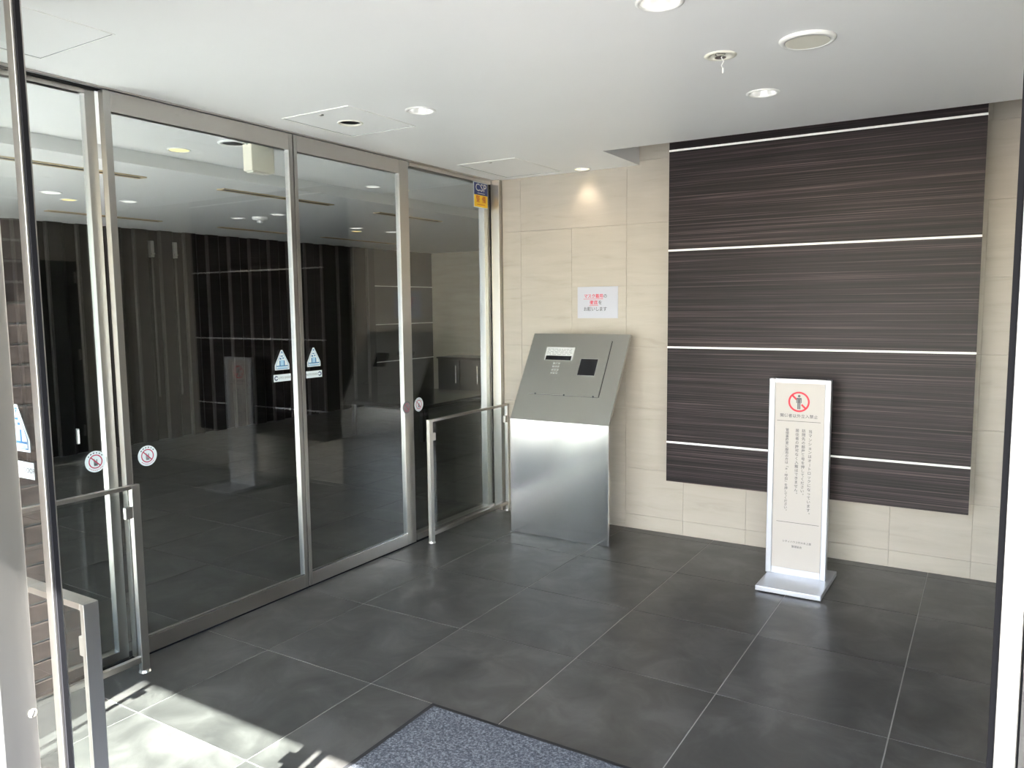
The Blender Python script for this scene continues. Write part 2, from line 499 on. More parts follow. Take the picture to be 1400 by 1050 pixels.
# ------------------------------------------------------------------ ceiling (with true openings for the fittings)
DL = [(0.805, -1.871, 0.066), (0.727, -0.084, 0.054), (2.181, -1.297, 0.064), (2.175, -2.478, 0.068)]
HOLE = (0.378, -1.872, 0.052)
SPR = (2.178, -1.890, 0.040)
CVX, CVY, CVZ = 1.09, -0.55, 2.62
def holed(outer, holes, z, name, mat, label):
    bm = bmesh.new()
    def loop(pts):
        vs = [bm.verts.new((x, y, z)) for x, y in pts]
        return [bm.edges.new((vs[i], vs[(i + 1) % len(vs)])) for i in range(len(vs))]
    es = loop(outer)
    for (x, y, r) in holes:
        es += loop([(x + r * math.cos(2 * math.pi * k / 32), y + r * math.sin(2 * math.pi * k / 32)) for k in range(32)])
    bmesh.ops.triangle_fill(bm, use_beauty=True, use_dissolve=False, edges=es)
    for f in bm.faces:
        if f.normal.z > 0: f.normal_flip()
    mb = MB()
    for f in bm.faces: mb.face([v.co for v in f.verts])
    bm.free()
    return mb
mb = holed([(-0.125, YF + 0.06), (XR, YF + 0.06), (XR, CVY), (CVX, CVY), (CVX, 0.012), (-0.125, 0.012)], DL + [HOLE, SPR], ZC, 'ceiling', 'ceiling_paint', '')
mb.box(CVX - 0.02, CVY, ZC + 0.0005, CVX, 0.012, CVZ).box(CVX - 0.02, CVY - 0.02, ZC + 0.0005, XR, CVY, CVZ).box(CVX - 0.02, CVY - 0.02, CVZ, XR, 0.012, CVZ + 0.02)
me_c = struct(mb, 'ceiling', 'ceiling_paint', 'white painted ceiling with a recess over the dark panel', 'ceiling')
struct(B(LX - 0.2, LS - 0.05, 2.88, XR + 0.2, LN + 0.2, 3.05), 'ceiling_upper', 'concrete', 'concrete slab above the suspended ceiling', 'ceiling')
mb = MB().box(LX - 0.05, LS, ZC, -0.125, LN, ZC + 0.05)
struct(mb, 'ceiling_lobby', 'ceiling_paint', 'white lobby ceiling behind the glass doors', 'ceiling')
struct(B(-1.10, LS, 2.296, -1.06, LN, ZC + 0.01), 'trim_2', 'ceiling_paint', 'shallow white beam across the lobby ceiling', 'trim')
struct(B(-0.125, 0.013, ZC, 0.06, LN, ZC + 0.05), 'trim_3', 'ceiling_paint', 'white ceiling strip along the lobby side wall', 'trim')

# ------------------------------------------------------------------ inner glass wall
def leaf_y(name, y0, y1, sl, sr, xf, label, th=0.034, ztop=2.362, rail=0.078, head=0.082):
    """sliding leaf in a plane x = const; xf = front face"""
    d = thing(name, (xf - th / 2, (y0 + y1) / 2, 0), label, 'door', kind='structure')
    B(xf - 0.0150, y0 + sl - 0.008, 0.06, xf - 0.0055, y1 - sr + 0.008, ztop - 0.06).build('pane', 'glass_door', d)
    B(xf - th, y0, 0.008, xf, y0 + sl, ztop).build('stile', 'steel', d, bevel=0.0015)
    B(xf - th, y1 - sr, 0.008, xf, y1, ztop).build('stile', 'steel', d, bevel=0.0015)
    B(xf - th, y0 + sl, 0.008, xf, y1 - sr, rail).build('bottom_rail', 'steel_rail', d, bevel=0.0015)
    B(xf - th, y0 + sl, ztop - head, xf, y1 - sr, ztop).build('top_rail', 'steel_rail', d, bevel=0.0015)
    B(xf - 0.0054, y0 + sl, rail, xf - 0.0005, y1 - sr, rail + 0.006).build('glazing_bead', 'steel_bright', d)
    return d
door1 = leaf_y('door_1', -2.876, -1.892, 0.030, 0.026, 0.0, 'sliding glass door leaf with round red sticker beside its stile')
B(-0.030, -1.893, 0.01, -0.006, -1.886, 2.36).build('gasket', 'black_rubber', door1)
door2 = leaf_y('door_2', -1.885, -0.978, 0.022, 0.084, 0.0, 'sliding glass door leaf with wide stainless stile toward the kiosk')

def fixed_y(name, y0, y1, sl, sr, label, x=-0.062, th=0.036):
    d = thing(name, (x, (y0 + y1) / 2, 0), label, 'window', kind='structure')
    B(x - 0.005, y0 + sl - 0.01, 0.03, x + 0.005, y1 - sr + 0.01, ZC - 0.01).build('pane', 'glass_door', d)
    B(x - th / 2, y0, 0, x + th / 2, y0 + sl, ZC).build('mullion', 'steel', d, bevel=0.0015)
    B(x - th / 2, y1 - sr, 0, x + th / 2, y1, ZC).build('mullion', 'steel', d, bevel=0.0015)
    B(x - th / 2, y0 + sl, 0, x + th / 2, y1 - sr, 0.045).build('sill', 'steel_rail', d)
    B(x - th / 2, y0 + sl, ZC - 0.03, x + th / 2, y1 - sr, ZC).build('head', 'steel_rail', d)
    return d
win1 = thing('window_1', (-0.062, -0.52, 0), 'fixed glass panel between the sliding leaf and stone wall', 'window', kind='structure')
B(-0.030, -0.955, 0.03, -0.020, -0.046, ZC - 0.01).build('pane', 'glass_door', win1)
B(-0.080, -0.968, 0, -0.036, -0.952, ZC).build('mullion', 'steel', win1, bevel=0.0015)
B(-0.080, -0.106, 0, -0.0305, -0.046, ZC).build('mullion', 'steel', win1, bevel=0.0015)
B(-0.0302, -0.0460, 0.02, -0.018, -0.0402, ZC).build('gasket', 'black_rubber', win1)
B(-0.075, -0.952, 0, -0.012, -0.0465, 0.045).build('sill', 'steel_rail', win1)
B(-0.075, -0.952, ZC - 0.03, -0.012, -0.0465, ZC).build('head', 'steel_rail', win1)
win2 = fixed_y('window_2', YF + 0.06, -2.884, 0.05, 0.042, 'fixed glass panel behind the guard rail on the sunlit side')
# corner jamb, floor track and head slot
j = struct(B(-0.11, -0.040, 0, 0.05, 0.012, ZC), 'trim_4', 'steel', 'wide stainless corner jamb where the glass meets the stone wall', 'trim', bevel=0.0015)
struct(B(-0.09, YF + 0.06, 0.0003, -0.001, -0.040, 0.0075), 'trim_5', 'black_rubber', 'dark floor track under the inner sliding doors', 'trim')
struct(B(-0.042, YF + 0.06, ZC - 0.012, -0.036, -0.040, ZC - 0.0005), 'trim_6', 'shadow_gap', 'dark slot of the sliding track along the ceiling', 'trim')
struct(MB().box(-0.004, YF + 0.06, ZC - 0.007, 0.006, 0.0, ZC - 0.0003), 'trim_7', 'steel_rail', 'thin metal edge along the ceiling above the glass doors', 'trim')

# ------------------------------------------------------------------ guard rails
def guard_y(y0, y1, x, label, wide0, wide1, h=0.787):
    g = thing('guard_rail', (x, (y0 + y1) / 2, 0), label, 'guard rail', 'glass guard rails beside the sliding doors')
    w0 = 0.034 if wide0 else 0.014
    w1 = 0.034 if wide1 else 0.014
    B(x - 0.012, y0, 0, x + 0.012, y0 + w0, h).build('post', 'steel', g, bevel=0.001)
    B(x - 0.012, y1 - w1, 0, x + 0.012, y1, h).build('post', 'steel', g, bevel=0.001)
    B(x - 0.012, y0 + w0, h - 0.016, x + 0.012, y1 - w1, h).build('top_bar', 'steel_rail', g, bevel=0.001)
    B(x - 0.010, y0 + w0, 0.045, x + 0.010, y1 - w1, 0.070).build('bottom_bar', 'steel_rail', g, bevel=0.001)
    B(x - 0.003, y0 + w0 + 0.012, 0.085, x + 0.003, y1 - w1 - 0.012, h - 0.030).build('pane', 'glass', g)
    for yy, sg in ((y0 + w0, 1), (y1 - w1, -1)):
        for z in (h - 0.135,):
            B(x - 0.009, yy - 0.001, z, x + 0.011, yy + sg * 0.030, z + 0.048).build('glass_clamp', 'steel', g, bevel=0.002)
    for yy in (y0 + w0 / 2, y1 - w1 / 2):
        MB().lathe((x, yy, 0), [(0.001, 0.012), (0.020, 0.010), (0.024, 0.0)], 20).build('foot', 'steel', g)
    return g
guard_y(-0.945, -0.016, 0.085, 'low glass guard rail with stainless posts beside the intercom kiosk', True, False)
guard_y(-3.70, -2.905, 0.125, 'low glass guard rail on the sunlit floor by the inner doors', True, True)
GX = 1.285; GYY = -3.765
g = thing('guard_rail', ((0.5 + GX) / 2, GYY, 0), 'low glass guard rail just inside the outer sliding door', 'guard rail', 'glass guard rails beside the sliding doors')
h = 0.810
B(GX - 0.016, GYY - 0.018, 0, GX, GYY + 0.018, h).build('post', 'steel', g, bevel=0.001)
B(0.40, GYY - 0.018, 0, 0.416, GYY + 0.018, h).build('post', 'steel', g, bevel=0.001)
B(0.416, GYY - 0.018, h - 0.016, GX - 0.016, GYY + 0.018, h).build('top_bar', 'steel_rail', g, bevel=0.001)
B(0.416, GYY - 0.012, 0.045, GX - 0.016, GYY + 0.012, 0.070).build('bottom_bar', 'steel_rail', g, bevel=0.001)
B(0.45, GYY - 0.003, 0.085, GX - 0.030, GYY + 0.003, h - 0.03).build('pane', 'glass', g)
for x0 in (0.415, GX - 0.045):
    for z in (h - 0.135,): B(x0, GYY - 0.010, z, x0 + 0.030, GYY + 0.010, z + 0.048).build('glass_clamp', 'steel', g, bevel=0.002)

# ------------------------------------------------------------------ outer doors
def leaf_x(name, x0, x1, label, lead):
    th = 0.021
    d = thing(name, ((x0 + x1) / 2, YF, 0), label, 'door', kind='structure')
    sw = 0.025 if lead > 0 else 0.018
    B(x0 + sw - 0.01, YF - 0.004, 0.06, x1 - sw + 0.01, YF + 0.004, 2.25).build('pane', 'glass', d)
    for a, b, side in ((x0, x0 + sw, -1), (x1 - sw, x1, 1)):
        if side == lead:       # leading stile: two metal lips holding a black rubber seal
            B(a, YF - th / 2, 0.008, b, YF - 0.005, 2.30).build('stile', 'steel', d, bevel=0.001)
            B(a, YF + 0.005, 0.008, b, YF + th / 2, 2.30).build('stile', 'steel', d, bevel=0.001)
            e = b if side > 0 else a
            B(e - side * 0.02, YF - 0.005, 0.008, e + side * 0.005, YF + 0.005, 2.30).build('gasket', 'black_rubber', d)
        else:
            B(a, YF - th / 2, 0.008, b, YF + th / 2, 2.30).build('stile', 'steel', d, bevel=0.001)
    B(x0 + sw, YF - th / 2, 0.008, x1 - sw, YF + th / 2, 0.075).build('bottom_rail', 'steel_rail', d)
    B(x0 + sw, YF - th / 2, 2.22, x1 - sw, YF + th / 2, 2.30).build('top_rail', 'steel_rail', d)
    return d
door3 = leaf_x('door_3', 0.345, 1.398, 'open outer sliding glass leaf with black rubber seal beside the guard rail', 1)
door4 = leaf_x('door_4', 3.066, 4.044, 'open outer sliding glass leaf near the cream side wall', -1)
for nm, x0, x1, me_, lab in (('window_3', 0.345, 1.361, 1, 'fixed outer glass panel with a lock in its steel mullion'),
                             ('window_4', 3.103, 4.06, -1, 'fixed outer glass panel in front of the side wall')):
    d = thing(nm, ((x0 + x1) / 2, YF - 0.07, 0), lab, 'window', kind='structure')
    ya, yb = YF - 0.108, YF - 0.040
    B(x0 + 0.03, YF - 0.079, 0.04, x1 - 0.03, YF - 0.071, 2.28).build('pane', 'glass', d)
    for a, b in ((x0, x0 + 0.04), (x1 - 0.04, x1)): B(a, ya, 0, b, yb, 2.30).build('mullion', 'steel', d, bevel=0.0015)
    B(x0 + 0.04, ya, 0, x1 - 0.04, yb, 0.05).build('sill', 'steel_rail', d)
    B(x0 + 0.04, ya, 2.25, x1 - 0.04, yb, 2.30).build('head', 'steel_rail', d)
    if me_ > 0:
        p = at(45, 975, 0, x1)
        lk = MB().lathe((x1 - 0.001, p.y, p.z), [(0.0001, 0.004), (0.0085, 0.0035), (0.010, 0.0)], 24, (1, 0, 0)).build('lock_cylinder', 'lock_brass', d, smooth=True)
        sl_ = MB().prism([(x1 + 0.0032, p.y + a, p.z + b) for a, b in ((-0.0045, -0.0060), (-0.0025, -0.0075), (0.0045, 0.0060), (0.0025, 0.0075))], (0.0008, 0, 0)).build('keyway', 'ink_black', lk)
struct(B(0.346, YF - 0.11, 0.0003, 4.059, YF + 0.02, 0.005), 'trim_8', 'steel_dull', 'stainless threshold under the outer doors', 'trim')

# ------------------------------------------------------------------ dark panel on the stone wall
PYF = -0.31
px0, px1 = at(913, 430, 1, PYF).x, at(1337.5, 430, 1, PYF).x
pz = [at(913, v, 1, PYF).z for v in (657.5, 604, 474.6, 342.8)] + [at(915, 206.8, 1, PYF).z]
wp = thing('wall_panel', ((px0 + px1) / 2, PYF / 2, pz[0]), 'large dark striped wood panel with white metal strips on the stone wall', 'wall panel')
B(px0 + 0.006, PYF + 0.02, pz[0] + 0.006, px1 - 0.006, 0.0, CVZ - 0.05).build('carcass', 'laminate_edge', wp)
tops = pz[1:] + [CVZ - 0.04]
zlo = pz[0]
for i, zt in enumerate(tops):
    last = i == len(tops) - 1
    c = ((px0 + px1) / 2, PYF, (zlo + zt) / 2)
    B(px0, PYF, zlo, px1, PYF + 0.02, zt - (0 if last else 0.0055)).build('board', 'laminate', wp, c)
    if not last:
        B(px0 - 0.0005, PYF - 0.003, zt - 0.0055, px1 + 0.0005, PYF + 0.02, zt + 0.0055).build('metal_strip', 'strip_white', wp, bevel=0.001)
    zlo = zt + 0.0055

# ------------------------------------------------------------------ intercom kiosk
KX0, KX1, KY, KZ = 0.392, 1.095, -0.470, 0.757
KT, KTY = 1.300, -0.140
k_ = thing('intercom_kiosk', ((KX0 + KX1) / 2, -0.3, 0), 'stainless steel entry intercom kiosk with sloping keypad face', 'intercom')
B(KX0, KY, 0.002, KX1, KY + 0.022, KZ).build('front_plate', 'steel_kiosk', k_, bevel=0.0012)
sdv = Vector((0, KTY - KY, KT - KZ)); SL = sdv.length; su = sdv.normalized(); sn = Vector((1, 0, 0)).cross(su).normalized()
if sn.y > 0: sn = -sn
so_ = Vector((KX0, KY, KZ)); ux = Vector((1, 0, 0))
mb = plate(MB(), so_, ux, su, -sn, 0, 0, KX1 - KX0, SL, 0.020)
mb.build('sloping_plate', 'steel_face', k_, bevel=0.0012)
MB().prism([(0.56, KY + 0.02, 0), (0.56, -0.005, 0), (0.56, -0.005, 1.15), (0.56, -0.20, 1.15), (0.56, KY + 0.02, KZ - 0.02)], (0.28, 0, 0)).build('support', 'steel_kiosk', k_)
def ks(px, py):
    """pixel on the sloping face -> (a, b)"""
    d = _f + _r * ((px - 700) / FPX) - _u * ((py - 525) / FPX)
    t = (so_ - CAMP).dot(sn) / d.dot(sn); q = CAMP + d * t - so_
    return q.dot(ux), q.dot(su)
def kz(z): return (720 + z[0] / 9.543, 450 + z[1] / 9.543)
def krect(*zs):
    p = [ks(*kz(z)) for z in zs]
    a = sorted(q[0] for q in p); b = sorted(q[1] for q in p); n = len(p) // 2
    return sum(a[:n]) / n, sum(b[:n]) / n, sum(a[n:]) / n, sum(b[n:]) / n
a0, b0, a1, b1 = krect((205, 145), (1115, 158), (940, 890), (50, 845))
fp = plate(MB(), so_, ux, su, sn, a0, b0, a1, b1, 0.006).build('faceplate', 'steel_face', k_, bevel=0.0008)
plate(MB(), so_, ux, su, sn, a1, b0, a1 + 0.0035, b1, 0.0006).build('edge_shade_strip', 'shadow_gap', fp)  # dark strip painted as the shadow line beside the faceplate
plate(MB(), so_, ux, su, sn, a0, b0 - 0.002, a1, b0, 0.0006).build('lower_gap', 'ink_grey', fp)
for fa in (0.10, 0.52, 0.93):
    c = so_ + ux * (a0 + (a1 - a0) * fa) + su * (b0 + 0.001) + sn * 0.004
    MB().lathe(c, [(0.0001, 0.006), (0.005, 0.005), (0.006, 0.0)], 14, sn).build('screw', 'ink_grey', fp)
A0, B0, A1, B1 = krect((265, 240), (635, 248), (600, 412), (243, 408))
lbl = plate(MB(), so_ + sn * 0.006, ux, su, sn, A0, B0, A1, B1, 0.002).build('instruction_label', 'label_silver', fp)
lbl['label'] = 'silver instruction label with rows of small print'
mb = MB()
for i in range(5):
    bb = B1 - 0.012 - i * (B1 - B0) * 0.105
    x = A0 + 0.010
    while x < A1 - 0.02:
        wdt = random.uniform(0.010, 0.034); wdt = min(wdt, A1 - 0.01 - x)
        plate(mb, so_ + sn * 0.0082, ux, su, sn, x, bb - 0.003, x + wdt, bb, 0.0003); x += wdt + random.uniform(0.004, 0.012)
mb.build('fine_print', 'ink_light_grey', lbl)
a, b, c_, d_ = krect((262, 352), (595, 357), (580, 412), (250, 408))
plate(MB(), so_ + sn * 0.008, ux, su, sn, a, b, c_, d_, 0.001).build('display', 'black_screen', lbl)
a, b, c_, d_ = krect((715, 398), (937, 400), (886, 612), (668, 607))
plate(MB(), so_ + sn * 0.006, ux, su, sn, a - 0.004, b - 0.004, c_ + 0.004, d_ + 0.004, 0.0015).build('reader_frame', 'steel_bright', fp)
plate(MB(), so_ + sn * 0.0075, ux, su, sn, a, b, c_, d_, 0.001).build('card_reader', 'black_screen', fp)
kA, kB = ks(*kz((395, 448))); kC, kD = ks(*kz((375, 600)))
key0 = None
cols = (-0.020, 0.0, 0.020)
keyn = 0
mbt = MB()
LAB = ['1', '2', '3', '4', '5', '6', '7', '8', '9', '*', '0', '#']
for rrow in range(4):
    for ci in range(3):
        aa = kA + cols[ci]; bb = kB + (kD - kB) * rrow / 3.6
        pt = so_ + ux * aa + su * bb + sn * 0.006
        if key0 is None:
            key0 = MB().lathe(pt, [(0.0001, 0.0030), (0.0055, 0.0028), (0.0065, 0.0)], 14, sn).build('key', 'label_silver', fp, pt)
        else:
            share(key0, 'key', fp, pt)
        put_text(mbt, [(LAB[keyn], aa, bb, 0.010)], so_ + sn * 0.0093, ux, su); keyn += 1
mbt.build('key_numerals', 'ink_grey', fp)
aa, bb = ks(*kz((385, 640)))
ring(disc(MB(), so_ + sn * 0.006, ux, su, sn, aa, bb, 0.010, 0.002, 20), so_ + sn * 0.006, ux, su, sn, aa, bb, 0.012, 0.015, 0.0006, 20).build('call_button', 'steel_face', fp)

# ------------------------------------------------------------------ mask notice on the stone wall
nx0, nx1, nz0, nz1 = 0.650, 0.946, 1.400, 1.610
pa = tag(B(nx0, -0.0025, nz0, nx1, 0.0, nz1).build('paper_notice', 'paper', None, ((nx0 + nx1) / 2, 0, nz0)), 'white paper notice with red and black lettering above the kiosk', 'notice')
def nn_(px, py): return (px / 19.09 + 785, py / 19.09 + 385)
O_ = (nx0, -0.0031, nz0); U_ = (1, 0, 0); V_ = (0, 0, 1)
L1, L2, L3 = 0.146, 0.103, 0.060
chs = 0.0285
def letter_line(txt, a, b, step, mat, name):
    return put_text(MB(), [(ch, a + step * i, b, 0.030) for i, ch in enumerate(txt)], O_, U_, V_).build(name, mat, pa)
letter_line('マスク着用', 0.062, L1, chs, 'ink_red', 'red_lettering')
letter_line('徹底', 0.106, L2, 0.0305, 'ink_red', 'red_lettering')
plate(MB(), O_, U_, V_, (0, -1, 0), 0.045, L1 - 0.019, 0.190, L1 - 0.0165, 0.0003).build('red_underline', 'ink_red', pa)
plate(MB(), O_, U_, V_, (0, -1, 0), 0.088, L2 - 0.019, 0.154, L2 - 0.0165, 0.0003).build('red_underline', 'ink_red', pa)
letter_line('の', 0.2045, L1, 0, 'ink_grey', 'black_lettering')
letter_line('を', 0.168, L2, 0, 'ink_grey', 'black_lettering')
letter_line('お願いします', 0.060, L3, 0.0287, 'ink_grey', 'black_lettering')

# ------------------------------------------------------------------ sign stand
SX0, SX1, SY = 2.050, 2.360, -0.505
SZ0, SZ1 = 0.030, 1.092
st = thing('sign_stand', ((SX0 + SX1) / 2, -0.53, 0), 'freestanding white aluminium no entry sign stand before the dark panel', 'sign stand')
MB().prism([(2.056, -0.748, 0.004), (2.380, -0.748, 0.004), (2.386, -0.318, 0.004), (2.062, -0.318, 0.004)], (0, 0, 0.026)).build('base', 'aluminium', st, bevel=0.003)
B(2.07, -0.735, 0, 2.37, -0.33, 0.006).build('base_pad', 'black_rubber', st)
sw = 0.030
for a, b in ((SX0, SX0 + sw), (SX1 - sw, SX1)):
    B(a, SY - 0.006, SZ0 - 0.001, b, SY + 0.036, SZ1).build('side_stile', 'aluminium', st, bevel=0.004)
B(SX0 + sw - 0.002, SY + 0.002, SZ0 - 0.001, SX1 - sw + 0.002, SY + 0.030, SZ0 + 0.034).build('bottom_rail', 'aluminium', st)
B(SX0 + sw - 0.002, SY + 0.002, SZ1 - 0.022, SX1 - sw + 0.002, SY + 0.030, SZ1 - 0.002).build('top_rail', 'aluminium', st)
fz0, fz1 = SZ0 + 0.034, SZ1 - 0.022
fc = B(SX0 + sw - 0.002, SY + 0.005, fz0, SX1 - sw + 0.002, SY + 0.027, fz1).build('sign_face', 'board_face', st)
FY = SY + 0.0043
O_ = (SX0, FY, 0); N_ = (0, -1, 0)
def sg(px, py):
    q = at(px, py, 1, FY); return q.x - SX0, q.z
# red prohibition ring with bar, standing figure
ca, cb = sg(1060 + 617 / 19.09, 525 + 468 / 19.09)
mb = ring(MB(), O_, U_, V_, N_, ca, cb, 0.0445, 0.0540, 0.0003, 56)
dv = Vector((-1, 1)).normalized(); pv = Vector((1, 1)).normalized()
for s0, s1 in ((-0.048, -0.019), (0.017, 0.048)):
    q = [(ca + dv.x * t - pv.x * w_, cb + dv.y * t - pv.y * w_) for t, w_ in ((s0, -0.0048), (s1, -0.0048), (s1, 0.0048), (s0, 0.0048))]
    mb.face([Vector(O_) + Vector((a, -0.0003, b)) for a, b in q])
mb.build('prohibition_ring', 'ink_red', fc)
mb = MB()
def fig(pts): mb.face([Vector(O_) + Vector((ca + a, -0.0004, cb + b)) for a, b in pts])
disc(mb, O_, U_, V_, N_, ca + 0.0005, cb + 0.0305, 0.0068, 0.0004, 20)
fig([(-0.011, 0.0215), (0.012, 0.0215), (0.0135, 0.019), (0.0135, -0.006), (0.0095, -0.006), (0.0090, 0.013), (0.0078, 0.013), (0.0078, -0.0385), (0.0012, -0.0385), (0.0012, -0.006), (-0.0008, -0.006), (-0.0008, -0.0385), (-0.0075, -0.0385), (-0.0075, 0.013), (-0.0087, 0.013), (-0.0092, -0.006), (-0.0133, -0.006), (-0.0133, 0.019)])
mb.build('standing_figure', 'ink_grey', fc)
mb = MB()
ta, tb = sg(1060 + 612 / 19.09, 525 + 845 / 19.09)
put_text(mb, [(ch, ta + 0.0214 * (i - 4), tb, 0.0205) for i, ch in enumerate('関係者以外立入禁止')], O_, U_, V_)
mb.build('heading_lettering', 'ink_grey', fc)
mb = MB()
for (xa, ya, xb, yb) in ((1062.5, 574, 1122, 578.5), (1061.5, 711.5, 1119.5, 719.5)):
    a, b = sg(xa, ya); c, d = sg(xb, yb); bb = (b + d) / 2
    plate(MB(), O_, U_, V_, N_, a, bb - 0.0012, c, bb + 0.0012, 0.0003).build('rule_line', 'ink_grey', fc)
for txt, (xt, yt), (xe, ye) in (('当マンションはオートロックになっています。', (1107.2, 590.5), (1105.5, 702)),
                                ('訪問先の部屋番号を押してください。', (1098.5, 589.5), (1096.8, 675.5)),
                                ('居住者の許可なく入館はできません。', (1089.7, 589.0), (1088.3, 674)),
                                ('管理事務室に御用の方は「＊・呼出」を押してください。', (1075.8, 587.8), (1074.3, 697))):
    a, top = sg(xt, yt); a2, bot = sg(xe, ye)
    pitch = (top - bot) / (len(txt) - 1.3); size = min(0.0195, pitch * 1.0)
    put_text(MB(), column(txt, (a + a2) / 2, top, size, pitch), O_, U_, V_).build('lettering_column', 'ink_grey', fc)

a, b = sg(1089, 742); put_text(MB(), [('シティハウス代々木上原', a, b, 0.0135)], O_, U_, V_).build('owner_lettering', 'ink_grey', fc)
a, b = sg(1089, 747.5); put_text(MB(), [('管理組合', a, b - 0.003, 0.0135)], O_, U_, V_).build('owner_lettering', 'ink_grey', fc)

# ------------------------------------------------------------------ entrance mat
MX0, MX1, MY1, MY0 = 1.318, 3.12, -2.530, -3.78
mt = thing('entrance_mat', ((MX0 + MX1) / 2, (MY0 + MY1) / 2, 0), 'blue grey speckled entrance mat with black rubber edge', 'mat')
B(MX0, MY0, 0.0005, MX1, MY1, 0.006).build('rubber_edge', 'mat_edge', mt, bevel=0.002)
B(MX0 + 0.022, MY0 + 0.022, 0.004, MX1 - 0.022, MY1 - 0.022, 0.011).build('pile', 'mat_pile', mt, bevel=0.002)

# ------------------------------------------------------------------ ceiling fittings
def downlight(x, y, r, label, lamp, group, real=True, z=ZC):
    d = thing('downlight', (x, y, z), label, 'downlight', group)
    MB().lathe((x, y, z), [(r * 0.86, 0.002), (r * 0.86, -0.003), (r * 0.95, -0.005), (r * 1.06, -0.002), (r * 1.06, 0.001)], 40).build('trim_ring', 'trim_white', d, smooth=True)
    if real:
        MB().lathe((x, y, z), [(r * 0.87, 0.0), (r * 0.80, 0.025), (r * 0.62, 0.060)], 40).build('reflector', 'reflector', d, smooth=True)
        MB().lathe((x, y, z + 0.058), [(r * 0.64, 0.004), (r * 0.60, -0.006), (r * 0.40, -0.016), (0.0005, -0.020)], 32).build('lamp', lamp, d, smooth=True)
    else:
        MB().lathe((x, y, z), [(r * 0.87, -0.0015), (r * 0.5, -0.0022), (0.0005, -0.0025)], 32).build('lamp', lamp, d, smooth=True)
    return d
def lamp_light(x, y, z, power, col, parent_label):
    l = bpy.data.lights.new('lamp_light', 'SPOT'); l.energy = power; l.color = col
    l.spot_size = math.radians(95); l.spot_blend = 0.8; l.shadow_soft_size = 0.03
    o = bpy.data.objects.new('lamp_light', l); o.location = (x, y, z); COL.objects.link(o)
DLAB = ['white recessed downlight beside the ceiling hatch with a hole', 'warm lit recessed downlight close to the stone wall above the kiosk',
        'white recessed downlight between the sprinkler and the dark panel', 'white recessed downlight above the entrance mat']
for i, (x, y, r) in enumerate(DL):
    downlight(x, y, r, DLAB[i], 'lamp_warm' if i == 1 else 'lamp_white', 'vestibule downlights')
    if i == 1: lamp_light(x, y, ZC - 0.012, 2.0, (1.0, 0.84, 0.66), '')

def hatch(x0, x1, y0, y1, label, key):
    h_ = thing('ceiling_hatch', ((x0 + x1) / 2, (y0 + y1) / 2, ZC), label, 'hatch', 'ceiling inspection hatches')
    t = 0.004; z0, z1 = ZC - 0.003, ZC + 0.0
    for q in ((x0, y0, x0 + t, y1), (x1 - t, y0, x1, y1), (x0 + t, y0, x1 - t, y0 + t), (x0 + t, y1 - t, x1 - t, y1)):
        B(q[0], q[1], z0, q[2], q[3], z1).build('frame_bar', 'trim_white', h_)
    g2 = t + 0.0018
    gap = MB()
    for q in ((x0 + t, y0 + t, x0 + g2, y1 - t), (x1 - g2, y0 + t, x1 - t, y1 - t), (x0 + g2, y0 + t, x1 - g2, y0 + g2), (x0 + g2, y1 - g2, x1 - g2, y1 - t)):
        gap.box(q[0], q[1], ZC - 0.0012, q[2], q[3], ZC)
    gap.build('shadow_gap', 'ink_light_grey', h_)
    if key:
        kk = MB().lathe((key[0], key[1], ZC), [(0.0001, -0.004), (0.010, -0.0035), (0.012, 0.0)], 20).build('key_lock', 'steel', h_)
        B(key[0] - 0.006, key[1] - 0.001, ZC - 0.0046, key[0] + 0.006, key[1] + 0.001, ZC - 0.0040).build('key_slot', 'ink_black', kk)
    return h_
h1 = hatch(0.178, 0.598, -2.120, -1.648, 'square ceiling hatch with a round black opening', (0.380, -2.065))
x, y, r = HOLE
ho = MB().lathe((x, y, ZC), [(r * 0.98, 0.06), (r * 0.98, -0.003), (r * 1.10, -0.005), (r * 1.17, -0.002), (r * 1.17, 0.0005)], 40).build('opening_ring', 'cream_plastic', h1, smooth=True)
MB().cap((x, y, ZC), r, 0.055).lathe((x, y, ZC), [(r * 0.97, 0.055), (r * 0.97, 0.004)], 40).build('opening_well', 'shadow_gap', h1)
hatch(0.145, 0.572, -0.672, -0.085, 'ceiling hatch near the corner jamb and stone wall', (0.36, -0.62))
hatch(0.158, 0.605, -3.64, -3.190, 'ceiling hatch on the sunlit side near the outer doors', None)
# round cream cover plate
x, y, r = 2.476, -1.897, 0.092
cv = thing('ceiling_speaker', (x, y, ZC), 'round cream speaker cover flush in the ceiling', 'speaker')
MB().lathe((x, y, ZC), [(r, 0.0005), (r, -0.004), (r * 0.93, -0.010), (r * 0.80, -0.011), (r * 0.785, -0.006)], 48).build('rim', 'trim_white', cv, smooth=True)
MB().prism([(x + r * 0.775 * math.cos(2 * math.pi * k / 48), y + r * 0.775 * math.sin(2 * math.pi * k / 48), ZC - 0.010) for k in range(48)], (0, 0, 0.008)).build('grille', 'cream_plastic', cv)
